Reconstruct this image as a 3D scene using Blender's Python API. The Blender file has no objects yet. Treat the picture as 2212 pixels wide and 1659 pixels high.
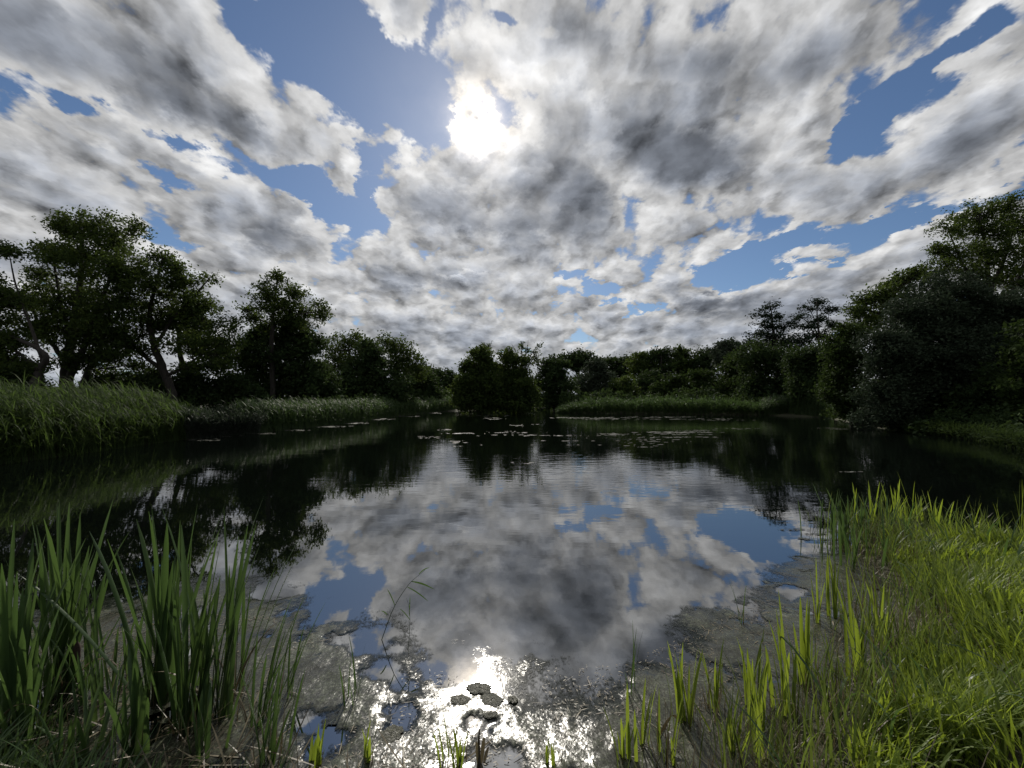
import bpy, math, random
import numpy as np
from mathutils import Vector, Matrix
R = math.radians
scene = bpy.context.scene
rng = np.random.default_rng(7)
random.seed(7)

# ---------------------------------------------------------------- camera
CAMH = 1.7                                   # eye height above the water
cam_d = bpy.data.cameras.new('camera'); cam = bpy.data.objects.new('camera', cam_d)
scene.collection.objects.link(cam); scene.camera = cam
cam_d.sensor_width = 36; cam_d.lens = 14.0; cam_d.clip_start = 0.05; cam_d.clip_end = 5000
PITCH = 2.16
cam.location = (0, 0, CAMH); cam.rotation_euler = (R(90 + PITCH), 0, 0)
F = 2212 * 14 / 36.0                          # focal length in pixels of a 2212 x 1659 view of the place

def ray(px, py):
    u = (px - 1106) / F; v = (829.5 - py) / F
    c, s = math.cos(R(PITCH)), math.sin(R(PITCH))
    return Vector((u, c - v * s, s + v * c))
def at(px, py, Y):                            # the point seen there, Y metres ahead
    r = ray(px, py); k = Y / r.y
    return Vector((r.x * k, Y, CAMH + r.z * k))
def onwater(px, py, z=0.0):                   # the point of a level z seen there
    r = ray(px, py); k = (z - CAMH) / r.z
    return Vector((r.x * k, r.y * k, z))

# ---------------------------------------------------------------- light
sun_dir = ray(1035, 268).normalized()
SUN_EL = math.asin(sun_dir.z); SUN_AZ = math.atan2(sun_dir.x, sun_dir.y)
sl = bpy.data.lights.new('sun', 'SUN'); sl.energy = 4.0; sl.angle = R(1.8); sl.color = (1, 0.94, 0.84)
sun = bpy.data.objects.new('sun', sl); scene.collection.objects.link(sun)
sun.rotation_euler = (-sun_dir).to_track_quat('-Z', 'Y').to_euler()
vs = scene.view_settings
vs.view_transform = 'Standard'; vs.look = 'None'; vs.gamma = 1; vs.exposure = 0; vs.use_curve_mapping = False
scene.cycles.max_bounces = 6; scene.cycles.transparent_max_bounces = 6
scene.cycles.diffuse_bounces = 2; scene.cycles.glossy_bounces = 3; scene.cycles.transmission_bounces = 3
scene.cycles.caustics_reflective = False; scene.cycles.caustics_refractive = False
scene.cycles.sample_clamp_indirect = 4

# ---------------------------------------------------------------- node helper
class V:
    nt = None
    def __init__(s, sock): s.s = sock
    @staticmethod
    def _set(inp, v):
        if isinstance(v, V): V.nt.links.new(v.s, inp)
        elif v is not None: inp.default_value = v
    @staticmethod
    def m(op, *a, clamp=False):
        n = V.nt.nodes.new('ShaderNodeMath'); n.operation = op; n.use_clamp = clamp
        for i, x in enumerate(a): V._set(n.inputs[i], x)
        return V(n.outputs[0])
    @staticmethod
    def vm(op, *a, out=0):
        n = V.nt.nodes.new('ShaderNodeVectorMath'); n.operation = op
        for i, x in enumerate(a): V._set(n.inputs['Scale'] if (op == 'SCALE' and i == 1) else n.inputs[i], x)
        return V(n.outputs['Value'] if op in ('LENGTH', 'DOT_PRODUCT', 'DISTANCE') else n.outputs[0])
    def __add__(s, o): return V.m('ADD', s, o)
    __radd__ = __add__
    def __mul__(s, o): return V.m('MULTIPLY', s, o)
    __rmul__ = __mul__
    def __sub__(s, o): return V.m('SUBTRACT', s, o)
    def __rsub__(s, o): return V.m('SUBTRACT', o, s)
    def __truediv__(s, o): return V.m('DIVIDE', s, o)
    def pw(s, e): return V.m('POWER', s, e)
def node(t, out=0, **k):
    n = V.nt.nodes.new(t)
    ins = k.pop('ins', {})
    for a, b in k.items(): setattr(n, a, b)
    for a, b in ins.items(): V._set(n.inputs[a], b)
    return V(n.outputs[out]) if out is not None else n
def smooth(x, a, b, lo=0.0, hi=1.0):
    return node('ShaderNodeMapRange', interpolation_type='SMOOTHSTEP',
                ins={0: x, 1: a, 2: b, 3: lo, 4: hi})
def noise(vec, scale, detail=4, rough=0.55, dist=0.0, out=0, lac=2.0, kind='FBM'):
    n = V.nt.nodes.new('ShaderNodeTexNoise'); n.noise_type = kind
    for k, v in (('Vector', vec), ('Scale', scale), ('Detail', detail), ('Roughness', rough), ('Distortion', dist), ('Lacunarity', lac)): V._set(n.inputs[k], v)
    return V(n.outputs[out])
def comb(x, y, z=0.0): return node('ShaderNodeCombineXYZ', ins={0: x, 1: y, 2: z})
def mixc(f, a, b, mode='MIX'):
    n = V.nt.nodes.new('ShaderNodeMix'); n.data_type = 'RGBA'; n.blend_type = mode
    V._set(n.inputs[0], f); V._set(n.inputs[6], a); V._set(n.inputs[7], b)
    return V(n.outputs[2])

# ---------------------------------------------------------------- sky: clear air with a broken sheet of cloud
world = bpy.data.worlds.new('World'); scene.world = world; world.use_nodes = True
V.nt = world.node_tree; V.nt.nodes.clear()
tc = node('ShaderNodeTexCoord', out='Generated')
sep = node('ShaderNodeSeparateXYZ', out=None, ins={0: tc})
X, Y, Z = V(sep.outputs[0]), V(sep.outputs[1]), V(sep.outputs[2])
Zc = V.m('MAXIMUM', Z, 0.0) + 0.17
px, py = X / Zc, Y / Zc                          # position on the cloud sheet
P = comb(px, py * 0.62, 0.0)
Zf = V.m('MAXIMUM', Z, 0.0) + 0.42
Q = comb(X / Zf, Y / Zf * 0.85, Z * 0.9)          # billows stand up, so they foreshorten less than the sheet
Yc = V.m('MAXIMUM', Y, 0.05)
ga, gb = X / Yc, Z / Yc                          # bearing and height of a direction
warp = noise(comb(px * 1.0, py * 0.8, 3.3), 3.0, 6, 0.68, 0.0, out='Color')
wv = V.vm('SCALE', V.vm('SUBTRACT', warp, (0.5, 0.5, 0.5)), 0.24)
G = V.vm('ADD', comb(ga, gb, 0.0), V.vm('MULTIPLY', wv, (1.0, 0.8, 0.0)))
# banks (+) and openings (-) of the cloud sheet:  px, py, half-width, half-height, tilt, weight
CL = [(650,50,205,120,12,-1.6),(800,160,165,100,38,-1.6),(885,270,90,75,35,-1.3),(745,275,75,30,30,-.7),
 (690,425,125,40,30,-1.2),(640,395,50,35,0,-.7),(812,410,24,65,-8,-.9),(775,470,70,30,15,-.9),(790,320,60,40,40,-.7),
 (35,165,75,30,20,-.9),(170,225,75,15,28,-.8),(300,270,120,15,30,-.7),(430,340,95,22,32,-.9),(220,300,60,17,22,-.7),(370,385,75,17,20,-.8),(560,380,70,22,35,-.5),(400,520,80,15,8,-.5),
 (1100,40,45,14,25,-.6),(1190,70,25,15,0,-.6),(1340,30,20,25,0,-.4),
 (1960,215,180,27,-42,-1.25),(1840,300,90,22,-42,-1.0),(2120,80,85,34,-48,-1.2),(2180,30,70,50,-30,-1.0),
 (1575,590,125,42,-16,-1.5),(1660,535,130,24,-27,-1.3),(1760,575,110,14,-10,-1.0),(1900,480,200,16,-13,-1.1),(2160,415,100,22,-12,-1.1),
 (1265,618,90,22,4,-1.3),(1345,658,70,12,-8,-1.1),(1220,590,50,8,0,-.6),(1000,590,40,5,0,-.3),
 (890,215,30,22,30,1.1),(825,275,32,30,0,.8),(880,262,14,10,0,.8),(765,290,45,16,25,.8),
 (1230,290,75,110,10,.75),(1460,330,130,75,0,.9),(1560,330,120,70,0,.5),(1000,455,150,60,8,.7),(1210,430,130,75,20,.8),(1300,390,60,60,0,.4),(1170,520,180,60,5,.5),
 (960,580,130,40,0,.5),(840,610,110,35,0,.5),(1420,260,150,80,-10,.5),(330,220,130,40,30,.4),(250,340,150,50,25,.3),(1700,170,150,60,-30,.4),(1250,60,80,60,0,.4),(985,275,35,60,0,.7),(890,40,45,70,15,.8),(980,120,50,60,0,.5),(1060,150,60,75,0,.7),(1150,200,60,60,0,.4),(1650,130,250,90,-12,.5),(1450,120,120,60,0,.4),(1700,400,150,40,-20,.4),(1520,500,90,40,-15,.4),
 (160,90,330,95,24,.75),(420,220,200,50,32,.6),(550,300,120,40,35,.3),(130,400,220,70,22,.45),(560,470,110,65,20,.5),(640,530,120,45,15,.5),(90,560,170,50,0,.4),
 (1950,380,260,60,-24,.5),(2130,260,130,80,-30,.6),(1950,570,220,40,-12,.5),(1480,630,70,35,25,.9),(1530,690,300,40,0,.5),(1750,650,250,28,-4,.5),(860,720,300,28,0,.4),(400,620,250,60,8,.4),(300,160,60,40,0,-.15),
 (985,235,25,90,-6,.3),(1010,330,70,30,0,.2)]
bl = None
gs = node('ShaderNodeSeparateXYZ', out=None, ins={0: G}); gwx, gwy = V(gs.outputs[0]), V(gs.outputs[1])
for (cx, cy, rx, ry, ang, w) in CL:
    r0 = ray(cx, cy)
    mp = node('ShaderNodeMapping', vector_type='TEXTURE', ins={0: G if bl is None else comb(gwx, gwy, bl * 1e-6), 1: (r0.x / r0.y, r0.z / r0.y, 0), 2: (0, 0, R(-ang)), 3: (rx / F, ry / F, 1)})
    d = V.vm('LENGTH', mp)
    t = smooth(d, 0.35, 1.45, w, 0.0)
    bl = t if bl is None else bl + t
ahead = smooth(Y, 0.05, 0.25)
bl = bl * ahead
def density(Pv, Qv):
    big = noise(Pv, 1.1, 4, 0.5, 0.3)
    fine = noise(Qv, 4.2, 9, 0.61, 0.12)
    puff = V.m('ABSOLUTE', noise(Qv, 9.0, 4, 0.5, 0.15) - 0.5)
    c1 = node('ShaderNodeTexVoronoi', out='Distance', feature='SMOOTH_F1', voronoi_dimensions='2D', ins={'Vector': V.vm('ADD', Qv, V.vm('SCALE', wv, 0.55)), 'Scale': 6.8, 'Detail': 3.0, 'Roughness': 0.55, 'Smoothness': 0.35})
    return (big - 0.5) * 1.5 + (fine - 0.5) * 2.0 + (puff - 0.08) * 1.2 + (0.42 - c1) * 1.75
n0 = density(P, Q)
psq = (sun_dir.x / (sun_dir.z + 0.42), sun_dir.y / (sun_dir.z + 0.42) * 0.85, sun_dir.z * 0.9)
ps = (sun_dir.x / (sun_dir.z + 0.17), sun_dir.y / (sun_dir.z + 0.17) * 0.62, 0.0)
tosun = V.vm('NORMALIZE', V.vm('SUBTRACT', ps, P))
tosunq = V.vm('NORMALIZE', V.vm('SUBTRACT', psq, Q))
n1 = density(V.vm('ADD', P, V.vm('SCALE', tosun, 0.05)), V.vm('ADD', Q, V.vm('SCALE', tosunq, 0.045)))
D = n0 + bl + 1.45 + smooth(Z, 0.05, 0.42, 0.5, 0.0)
relief = n0 - n1                                   # > 0 on the side of a billow that faces away from its thick part
fluff = noise(V.vm('ADD', Q, (0, 0, 7.0)), 4.5, 7, 0.58, 0.1)
frill = noise(Q, 22.0, 5, 0.65, 0.3)
alpha = smooth(D + (frill - 0.5) * 0.9 + (fluff - 0.5) * 0.7, -0.05, 0.5)
thick = smooth(D + (fluff - 0.5) * 0.7 + V.m('MAXIMUM', bl, 0.0) * 0.5 - 0.1 - relief * 0.45, 0.32, 2.75)
cosA = V.vm('DOT_PRODUCT', V.vm('NORMALIZE', tc), tuple(sun_dir))
ang = V.m('ARCCOSINE', V.m('MINIMUM', cosA, 0.99999))     # radians from the sun
nearsun = V.m('EXPONENT', ang * -5.5)
core = V.m('EXPONENT', ang * -15.0)
disc = V.m('EXPONENT', V.m('POWER', ang / 0.046, 2.0) * -1.0)
lit = mixc(1.0, (6.2, 6.35, 6.6, 1), (1, 1, 1, 1), 'MULTIPLY')
thin_b = 5.0 + (frill - 0.5) * 1.5 + nearsun * 4.0 + relief * 3.0
thk_b = V.m('EXPONENT', ang * -8.0) * 5.0 + 1.9 + nearsun * 0.3 + (fluff - 0.5) * 0.9 + relief * 1.6
# thick cloud stands in its own shade; far from the sun it is a paler grey
thk_b = thk_b + V.m('MINIMUM', ang, 1.2) * 1.9
br = V.m('MAXIMUM', thin_b + (thk_b - thin_b) * thick, 0.9) * smooth(bl, 0.15, 1.2, 1.0, 0.56)
ccol = mixc(thick, (1.0, 1.0, 1.0, 1), (0.88, 0.965, 1.13, 1))
cloud = V.vm('SCALE', ccol, br)
skyn = V.nt.nodes.new('ShaderNodeTexSky'); skyn.sky_type = 'NISHITA'; skyn.sun_disc = False
skyn.sun_elevation = SUN_EL; skyn.sun_rotation = SUN_AZ; skyn.air_density = 1.0; skyn.dust_density = 0.3; skyn.ozone_density = 2.0
sky = V(skyn.outputs[0])
SKYTINT = (0.55, 0.62, 0.70)
sky = V.vm('MULTIPLY', sky, SKYTINT)
hz = smooth(Z, 0.0, 0.22, 1.0, 0.0)                   # the air thickens towards the horizon
cloud = mixc(hz * 0.35, cloud, (3.6, 4.0, 4.6, 1))
col = mixc(alpha, sky, cloud)
glow = core * 4.5 + disc * 40.0 * (frill * 1.6 - 0.1)
glowc = V.vm('SCALE', (1.0, 0.86, 0.68), glow * (0.45 + 0.55 * alpha) * V.m('MAXIMUM', 1.1 - 0.55 * thick + relief * 0.6, 0.15))
col = V.vm('ADD', col, glowc)
bg = node('ShaderNodeBackground', ins={0: col, 1: 0.1})
wo = V.nt.nodes.new('ShaderNodeOutputWorld'); V.nt.links.new(bg.s, wo.inputs[0])
world.cycles.sampling_method = 'MANUAL'; world.cycles.sample_map_resolution = 512

# ================================================================ helpers for meshes
def tag(o, label=None, cat=None, group=None, kind=None):
    if label: o['label'] = label
    if cat: o['category'] = cat
    if group: o['group'] = group
    if kind: o['kind'] = kind
    return o
def mesh_obj(name, verts, faces, mat, parent=None, tone=None, smooth_=False):
    """verts (n,3) array, faces (m,k) array -> one linked mesh object; tone = one value per vertex"""
    me = bpy.data.meshes.new(name); verts = np.asarray(verts, np.float32); faces = np.asarray(faces, np.int32)
    k = faces.shape[1]; n = len(faces)
    me.vertices.add(len(verts)); me.vertices.foreach_set('co', verts.ravel())
    me.loops.add(n * k); me.loops.foreach_set('vertex_index', faces.ravel())
    me.polygons.add(n); me.polygons.foreach_set('loop_start', np.arange(0, n * k, k, dtype=np.int32))
    if smooth_: me.polygons.foreach_set('use_smooth', np.ones(n, bool))
    me.update(calc_edges=True)
    if tone is not None:
        a = me.attributes.new('tone', 'FLOAT', 'POINT'); a.data.foreach_set('value', np.asarray(tone, np.float32))
    me.materials.append(mat)
    o = bpy.data.objects.new(name, me); scene.collection.objects.link(o)
    if parent: o.parent = parent
    return o
def empty(name, loc):
    o = bpy.data.objects.new(name, None); o.location = loc; o.empty_display_size = 0.2
    scene.collection.objects.link(o); return o

def _h(ix, iy, s):
    v = np.sin(ix * 127.1 + iy * 311.7 + s * 74.7) * 43758.5453
    return v - np.floor(v)
def vnoise(x, y, s=0):
    ix, iy = np.floor(x), np.floor(y); fx, fy = x - ix, y - iy
    fx = fx * fx * (3 - 2 * fx); fy = fy * fy * (3 - 2 * fy)
    return (_h(ix, iy, s) * (1 - fx) + _h(ix + 1, iy, s) * fx) * (1 - fy) + (_h(ix, iy + 1, s) * (1 - fx) + _h(ix + 1, iy + 1, s) * fx) * fy
def fbm(x, y, sc, octv=4, s=0):
    v = 0; a = 0.5; t = 0
    for i in range(octv):
        v = v + a * vnoise(x * sc * 2 ** i + 17.3 * i, y * sc * 2 ** i - 9.1 * i, s + i); t += a; a *= 0.5
    return v / t

class Bag:                                     # gathers pieces of one mesh
    def __init__(s): s.v = []; s.f = []; s.t = []; s.n = 0
    def add(s, v, f, t=None):
        s.v.append(v); s.f.append(f + s.n); s.t.append(np.zeros(len(v)) if t is None else t); s.n += len(v)
    def build(s, name, mat, parent=None, smooth_=False, origin=None):
        v = np.concatenate(s.v)
        if origin is not None: v = v - np.array(origin)
        o = mesh_obj(name, v, np.concatenate(s.f), mat, parent, np.concatenate(s.t), smooth_)
        if origin is not None and parent is None: o.location = origin
        return o

def tube(path, radii, sides=6):
    path = np.asarray(path, float); n = len(path); vs_ = []; 
    d = np.gradient(path, axis=0); d /= np.linalg.norm(d, axis=1)[:, None] + 1e-9
    up = np.array([0.3, 0.9, 0.1])
    a = np.cross(d, up); a /= np.linalg.norm(a, axis=1)[:, None] + 1e-9; b = np.cross(d, a)
    th = np.arange(sides) * 2 * math.pi / sides
    v = path[:, None, :] + np.asarray(radii)[:, None, None] * (np.cos(th)[None, :, None] * a[:, None, :] + np.sin(th)[None, :, None] * b[:, None, :])
    i = np.arange(n - 1)[:, None] * sides; j = np.arange(sides)[None, :]; jn = (j + 1) % sides
    f = np.stack([i + j, i + jn, i + sides + jn, i + sides + j], -1).reshape(-1, 4)
    return v.reshape(-1, 3), f

def blades(base, L, az, th0, kap, W, tw=None, seg=5, prof='leaf', fold=0.0):
    """grass-like ribbons: base (n,3), length, azimuth of lean, first tilt, added bend, width, twist"""
    base = np.asarray(base, float); n = len(base)
    L, az, th0, kap, W = [np.broadcast_to(np.asarray(q, float), (n,)) for q in (L, az, th0, kap, W)]
    tw = rng.uniform(-.6, .6, n) if tw is None else np.broadcast_to(tw, (n,))
    t = np.linspace(0, 1, seg + 1)
    th = th0[:, None] + kap[:, None] * t[None, :] ** 2
    st = (L / seg)[:, None]
    hx = np.concatenate([np.zeros((n, 1)), np.cumsum(np.sin(th[:, 1:]) * st, 1)], 1)
    hz = np.concatenate([np.zeros((n, 1)), np.cumsum(np.cos(th[:, 1:]) * st, 1)], 1)
    ca, sa = np.cos(az)[:, None], np.sin(az)[:, None]
    c = np.stack([base[:, :1] + hx * ca, base[:, 1:2] + hx * sa, base[:, 2:3] + hz], -1)
    if prof == 'leaf': w = np.minimum(1, 0.45 + 1.6 * t) * np.sqrt(np.maximum(0, 1 - t ** 2.2)) 
    elif prof == 'strap': w = np.minimum(1, 0.7 + 1.2 * t) * np.sqrt(np.maximum(0, 1 - t ** 5))
    else: w = 1 - 0.8 * t
    w = w[None, :] * W[:, None] * 0.5
    w[:, -1] = W * 0.04
    tws = tw[:, None] * (0.4 + t[None, :])
    sd = np.stack([-sa * np.cos(tws) + 0 * t, ca * np.cos(tws) + 0 * t, np.sin(tws) + 0 * t], -1)
    # let the twisted edge swing into the lean direction as well as up
    sd[..., 0] += np.sin(tws) * ca * 0.8; sd[..., 1] += np.sin(tws) * sa * 0.8
    sd /= np.linalg.norm(sd, axis=-1)[..., None]
    A = c - sd * w[..., None]; B = c + sd * w[..., None]
    tone = np.repeat(rng.random(n), (seg + 1) * (3 if fold else 2))
    if fold:
        nrm = np.stack([ca * np.cos(th), sa * np.cos(th), -np.sin(th)], -1)
        M = c - nrm * (w * fold)[..., None]
        v = np.stack([A, M, B], 2).reshape(-1, 3); k = 3
    else: v = np.stack([A, B], 2).reshape(-1, 3); k = 2
    i = (np.arange(n)[:, None] * (seg + 1) + np.arange(seg)[None, :]).reshape(-1) * k
    f = [np.stack([i + q, i + q + 1, i + q + 1 + k, i + q + k], -1) for q in range(k - 1)]
    return v, np.concatenate(f), tone

# ================================================================ materials
def material(name):
    m = bpy.data.materials.new(name); m.use_nodes = True; V.nt = m.node_tree; V.nt.nodes.clear(); return m
def finish(sh, disp=None):
    o = V.nt.nodes.new('ShaderNodeOutputMaterial'); V.nt.links.new(sh.s, o.inputs[0])
def principled(**k):
    n = V.nt.nodes.new('ShaderNodeBsdfPrincipled')
    for a, b in k.items(): V._set(n.inputs[a.replace('_', ' ')], b)
    return V(n.outputs[0])
def mixs(f, a, b): return node('ShaderNodeMixShader', ins={0: f, 1: a, 2: b})
def ramp(f, *stops):
    n = V.nt.nodes.new('ShaderNodeValToRGB'); V._set(n.inputs[0], f); e = n.color_ramp.elements
    while len(e) < len(stops): e.new(0.5)
    for q, (p, c) in zip(e, stops): q.position = p; q.color = (*c, 1)
    return V(n.outputs[0])
def leaf_mat(name, c0, c1, c2, trans=0.35, tcol=None, gloss=0.007, rough=0.75, nsc=0.5):
    m = material(name)
    tone = node('ShaderNodeAttribute', attribute_name='tone', out='Fac')
    pos = node('ShaderNodeNewGeometry', out='Position')
    nz = noise(pos, nsc, 2)
    f = tone * 0.6 + nz * 0.4
    c = ramp(f, (0.15, c0), (0.5, c1), (0.9, c2))
    tc_ = mixc(0.6, c, (*(tcol or c2), 1))
    s = mixs(trans, principled(Base_Color=c, Roughness=rough, Specular_IOR_Level=gloss * 10), node('ShaderNodeBsdfTranslucent', ins={0: tc_}))
    finish(s); return m
M = {}
M['oak'] = leaf_mat('oak_leaf', (.02, .034, .012), (.038, .062, .018), (.07, .098, .024), .38, (.10, .14, .024))
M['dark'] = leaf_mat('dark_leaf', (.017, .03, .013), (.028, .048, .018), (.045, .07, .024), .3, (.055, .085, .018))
M['willow'] = leaf_mat('willow_leaf', (.018, .028, .017), (.03, .044, .026), (.04, .056, .034), .2, (.04, .06, .03))
M['fresh'] = leaf_mat('fresh_leaf', (.016, .028, .009), (.028, .046, .013), (.045, .07, .018), .3, (.05, .08, .016))
M['pale'] = leaf_mat('pale_leaf', (.028, .038, .026), (.042, .056, .036), (.06, .078, .05), .25, (.05, .07, .035))
M['needle'] = leaf_mat('needle', (.014, .026, .018), (.022, .04, .024), (.035, .055, .03), .15, (.04, .06, .02))
M['reed'] = leaf_mat('reed_leaf', (.022, .038, .014), (.04, .066, .02), (.07, .105, .032), .5, (.10, .16, .03), .008, .6, 1.2)
M['reedfar'] = leaf_mat('far_reed_leaf', (.028, .05, .02), (.046, .076, .027), (.07, .108, .038), .4, (.08, .135, .032), .02, .6, .6)
M['herb'] = leaf_mat('herb_leaf', (.02, .03, .02), (.036, .048, .034), (.085, .092, .08), .25, (.045, .065, .032), .014, .6, 1.0)
M['cat'] = leaf_mat('cattail_leaf', (.03, .06, .024), (.045, .085, .028), (.075, .12, .035), .4, (.095, .16, .032), .03, .4, 3.0)
M['grass'] = leaf_mat('grass_blade', (.055, .085, .018), (.12, .175, .028), (.24, .29, .055), .5, (.32, .41, .03), .025, .45, 1.5)
M['mown'] = leaf_mat('short_grass', (.04, .06, .02), (.065, .09, .026), (.11, .13, .05), .3, (.12, .16, .03), .03, .5, 1.5)
M['margin'] = leaf_mat('margin_leaf', (.05, .05, .02), (.07, .10, .025), (.12, .17, .035), .45, (.16, .22, .03), .03, .45, 3.0)
M['dead'] = leaf_mat('dead_stalk', (.04, .03, .018), (.09, .07, .04), (.2, .17, .1), .15, (.25, .2, .1), .05, .5, 4.0)
def bark_mat():
    m = material('bark'); pos = node('ShaderNodeNewGeometry', out='Position')
    nz = noise(V.vm('MULTIPLY', pos, (1, 1, .25)), 9, 4)
    c = ramp(nz, (.3, (.012, .010, .008)), (.7, (.034, .029, .023)))
    bp = node('ShaderNodeBump', ins={'Strength': .8, 'Distance': .05, 'Height': nz})
    finish(principled(Base_Color=c, Roughness=.9, Normal=bp)); return m
M['bark'] = bark_mat()
def soil_mat():
    m = material('soil_and_turf'); pos = node('ShaderNodeNewGeometry', out='Position')
    nz = noise(pos, 1.3, 5); n2 = noise(pos, 14, 4)
    c = ramp(nz * .5 + n2 * .5, (.35, (.025, .02, .012)), (.5, (.03, .032, .012)), (.68, (.045, .055, .018)))
    bp = node('ShaderNodeBump', ins={'Strength': .7, 'Distance': .03, 'Height': n2})
    finish(principled(Base_Color=c, Roughness=.95, Normal=bp)); return m
M['soil'] = soil_mat()
def water_mat():
    m = material('pond_water'); pos = node('ShaderNodeNewGeometry', out='Position')
    # small wind ripples, in patches; calmer close to the bank
    sp = node('ShaderNodeSeparateXYZ', out=None, ins={0: pos}); wy = V(sp.outputs[1])
    patch = smooth(noise(V.vm('MULTIPLY', pos, (.5, 1, 1)), .16, 3), .38, .62)
    r1 = noise(V.vm('MULTIPLY', pos, (.38, 1, 1)), 5.5, 3, .5, .3)
    r2 = noise(V.vm('MULTIPLY', pos, (.5, 1, 1)), 1.3, 2, .5)
    r3 = noise(pos, 26, 3, .6)
    far = smooth(wy, 3.0, 14.0)
    h = r1 * (far * (0.0013 + 0.0048 * patch) + 0.0001) + r2 * 0.003 * far + r3 * 0.00004
    bp = node('ShaderNodeBump', ins={'Strength': 1.0, 'Distance': 1.0, 'Height': h})
    murk = mixc(noise(pos, .5, 3), (.0012, .002, .0018, 1), (.003, .0045, .003, 1))
    s = principled(Base_Color=murk, Roughness=.008, IOR=3.7, Normal=bp)
    finish(s); return m
M['water'] = water_mat()
def algae_mat():
    m = material('algae'); pos = node('ShaderNodeNewGeometry', out='Position')
    n1 = noise(pos, 3.0, 4); n2 = noise(pos, 60, 4, .65, .6); n3 = noise(pos, 22, 3, .6)
    cov = node('ShaderNodeAttribute', attribute_name='tone', out='Fac')      # how thickly the scum lies
    n5 = noise(pos, 85, 3, .6)
    c = ramp(n1 * .3 + n3 * .25 + n5 * .45, (.34, (.012, .012, .008)), (.5, (.035, .036, .025)), (.57, (.058, .066, .04)), (.64, (.14, .14, .11)), (.76, (.28, .28, .23)))
    bp = node('ShaderNodeBump', ins={'Strength': 1.0, 'Distance': 1.0, 'Height': n2 * .0007 + n3 * .0021})
    fl = node('ShaderNodeTexVoronoi', out='Color', feature='F1', ins={'Vector': V.vm('MULTIPLY', pos, (1.5, 1, 1)), 'Scale': 75.0})   # every fleck of weed tilts its own way
    bp = V.vm('NORMALIZE', V.vm('ADD', bp, V.vm('MULTIPLY', V.vm('SUBTRACT', fl, (.5, .5, .5)), (.12, .12, 0))))
    scum = principled(Base_Color=c, Roughness=.24, IOR=1.42, Normal=bp)
    film = principled(Base_Color=(.012, .015, .011, 1), Roughness=.10, IOR=1.5, Normal=node('ShaderNodeBump', ins={'Strength': 1.0, 'Distance': 1.0, 'Height': n3 * .0006 + n2 * .0002}))
    speck = noise(pos, 34, 4, .7, .8)
    k = smooth(cov * .9 + speck * 1.5 + (n1 - .5) * .9, .95, 1.3)
    a = smooth(cov + speck * 1.6 + n5 * .5 + n1 * .4 - .55, .45, 1.0)
    finish(mixs(a, node('ShaderNodeBsdfTransparent'), mixs(k, film, scum))); return m
M['algae'] = algae_mat()
def seed_mat():
    m = material('seed_head'); pos = node('ShaderNodeNewGeometry', out='Position')
    nz = noise(pos, 120, 3)
    finish(principled(Base_Color=ramp(nz, (.3, (.012, .008, .006)), (.7, (.04, .022, .012))), Roughness=.95)); return m
M['seed'] = seed_mat()

# ================================================================ the ground and the pond
def W2(px, py): p = onwater(px, py); return (p.x, p.y)
shore = [(.62, 1.5), (.2, 1.38), (-.9, 1.35), (-2.0, 1.5), (-2.6, 1.95), (-3.6, 2.35), (-6, 2.2), (-10, 3.5), (-14.5, 6.5), (-15.5, 9.0)]
shore += [W2(*p) for p in [(0, 1003), (150, 984), (300, 962), (400, 950), (500, 940), (600, 931), (700, 920), (790, 909), (860, 899), (960, 889), (1060, 884), (1150, 880), (1190, 881), (1215, 892), (1350, 894), (1560, 896), (1650, 897), (1780, 902), (1850, 915), (1900, 925), (2000, 938), (2100, 950), (2212, 972)]]
shore += [(24, 10), (24, 1.6), (12, 2.3), (7.5, 3.0), (5.95, 3.75), (5.4, 4.6), (5.05, 5.35), (4.6, 5.55), (4.1, 4.8)]
shore += [W2(*p) for p in [(1868, 1205), (1905, 1300), (1870, 1400), (1780, 1490), (1680, 1570), (1600, 1640)]]
SH = np.array(shore)
def sdist(x, y):                               # > 0 on land
    x = np.asarray(x, float); y = np.asarray(y, float); d = np.full(x.shape, 1e9); ins = np.zeros(x.shape, bool)
    n = len(SH)
    for i in range(n):
        ax, ay = SH[i]; bx, by = SH[(i + 1) % n]; ex, ey = bx - ax, by - ay
        t = np.clip(((x - ax) * ex + (y - ay) * ey) / (ex * ex + ey * ey), 0, 1)
        d = np.minimum(d, np.hypot(x - ax - t * ex, y - ay - t * ey))
        c = ((ay > y) != (by > y)) & (x < (bx - ax) * (y - ay) / (by - ay + 1e-12) + ax)
        ins ^= c
    return np.where(ins, -d, d)
def ground_z(x, y):
    s = sdist(x, y) + (fbm(x, y, 1.1, 3, 5) - .5) * .22
    near = np.exp(-(np.hypot(x - 2, y) / 9) ** 2)
    up = (0.30 + 0.06 * near) * (1 - np.exp(-np.maximum(s, 0) / 0.55)) + np.minimum(np.maximum(s - 3, 0) * .02, 1.2)
    z = np.where(s > 0, up, np.maximum(s * .45, -.7))
    return z + np.where(s > .2, (fbm(x, y, 1.7, 3, 9) - .5) * .08, 0) - .01
k = 230
t = np.linspace(-1, 1, 2 * k + 1)
gx = 2 + 3.2 * np.sinh(t * 7.0); gy = 5 + 3.2 * np.sinh(t * 7.0)
GX, GY = np.meshgrid(gx, gy); GZ = ground_z(GX, GY)
nn = 2 * k + 1
i = (np.arange(nn - 1)[:, None] * nn + np.arange(nn - 1)[None, :]).ravel()
ground = mesh_obj('ground', np.stack([GX, GY, GZ], -1).reshape(-1, 3), np.stack([i, i + 1, i + 1 + nn, i + nn], -1), M['soil'], smooth_=True)
tag(ground, kind='structure')
wv_ = [(-60, 0.6, 0), (60, 0.6, 0), (60, 90, 0), (-60, 90, 0)]
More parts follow.
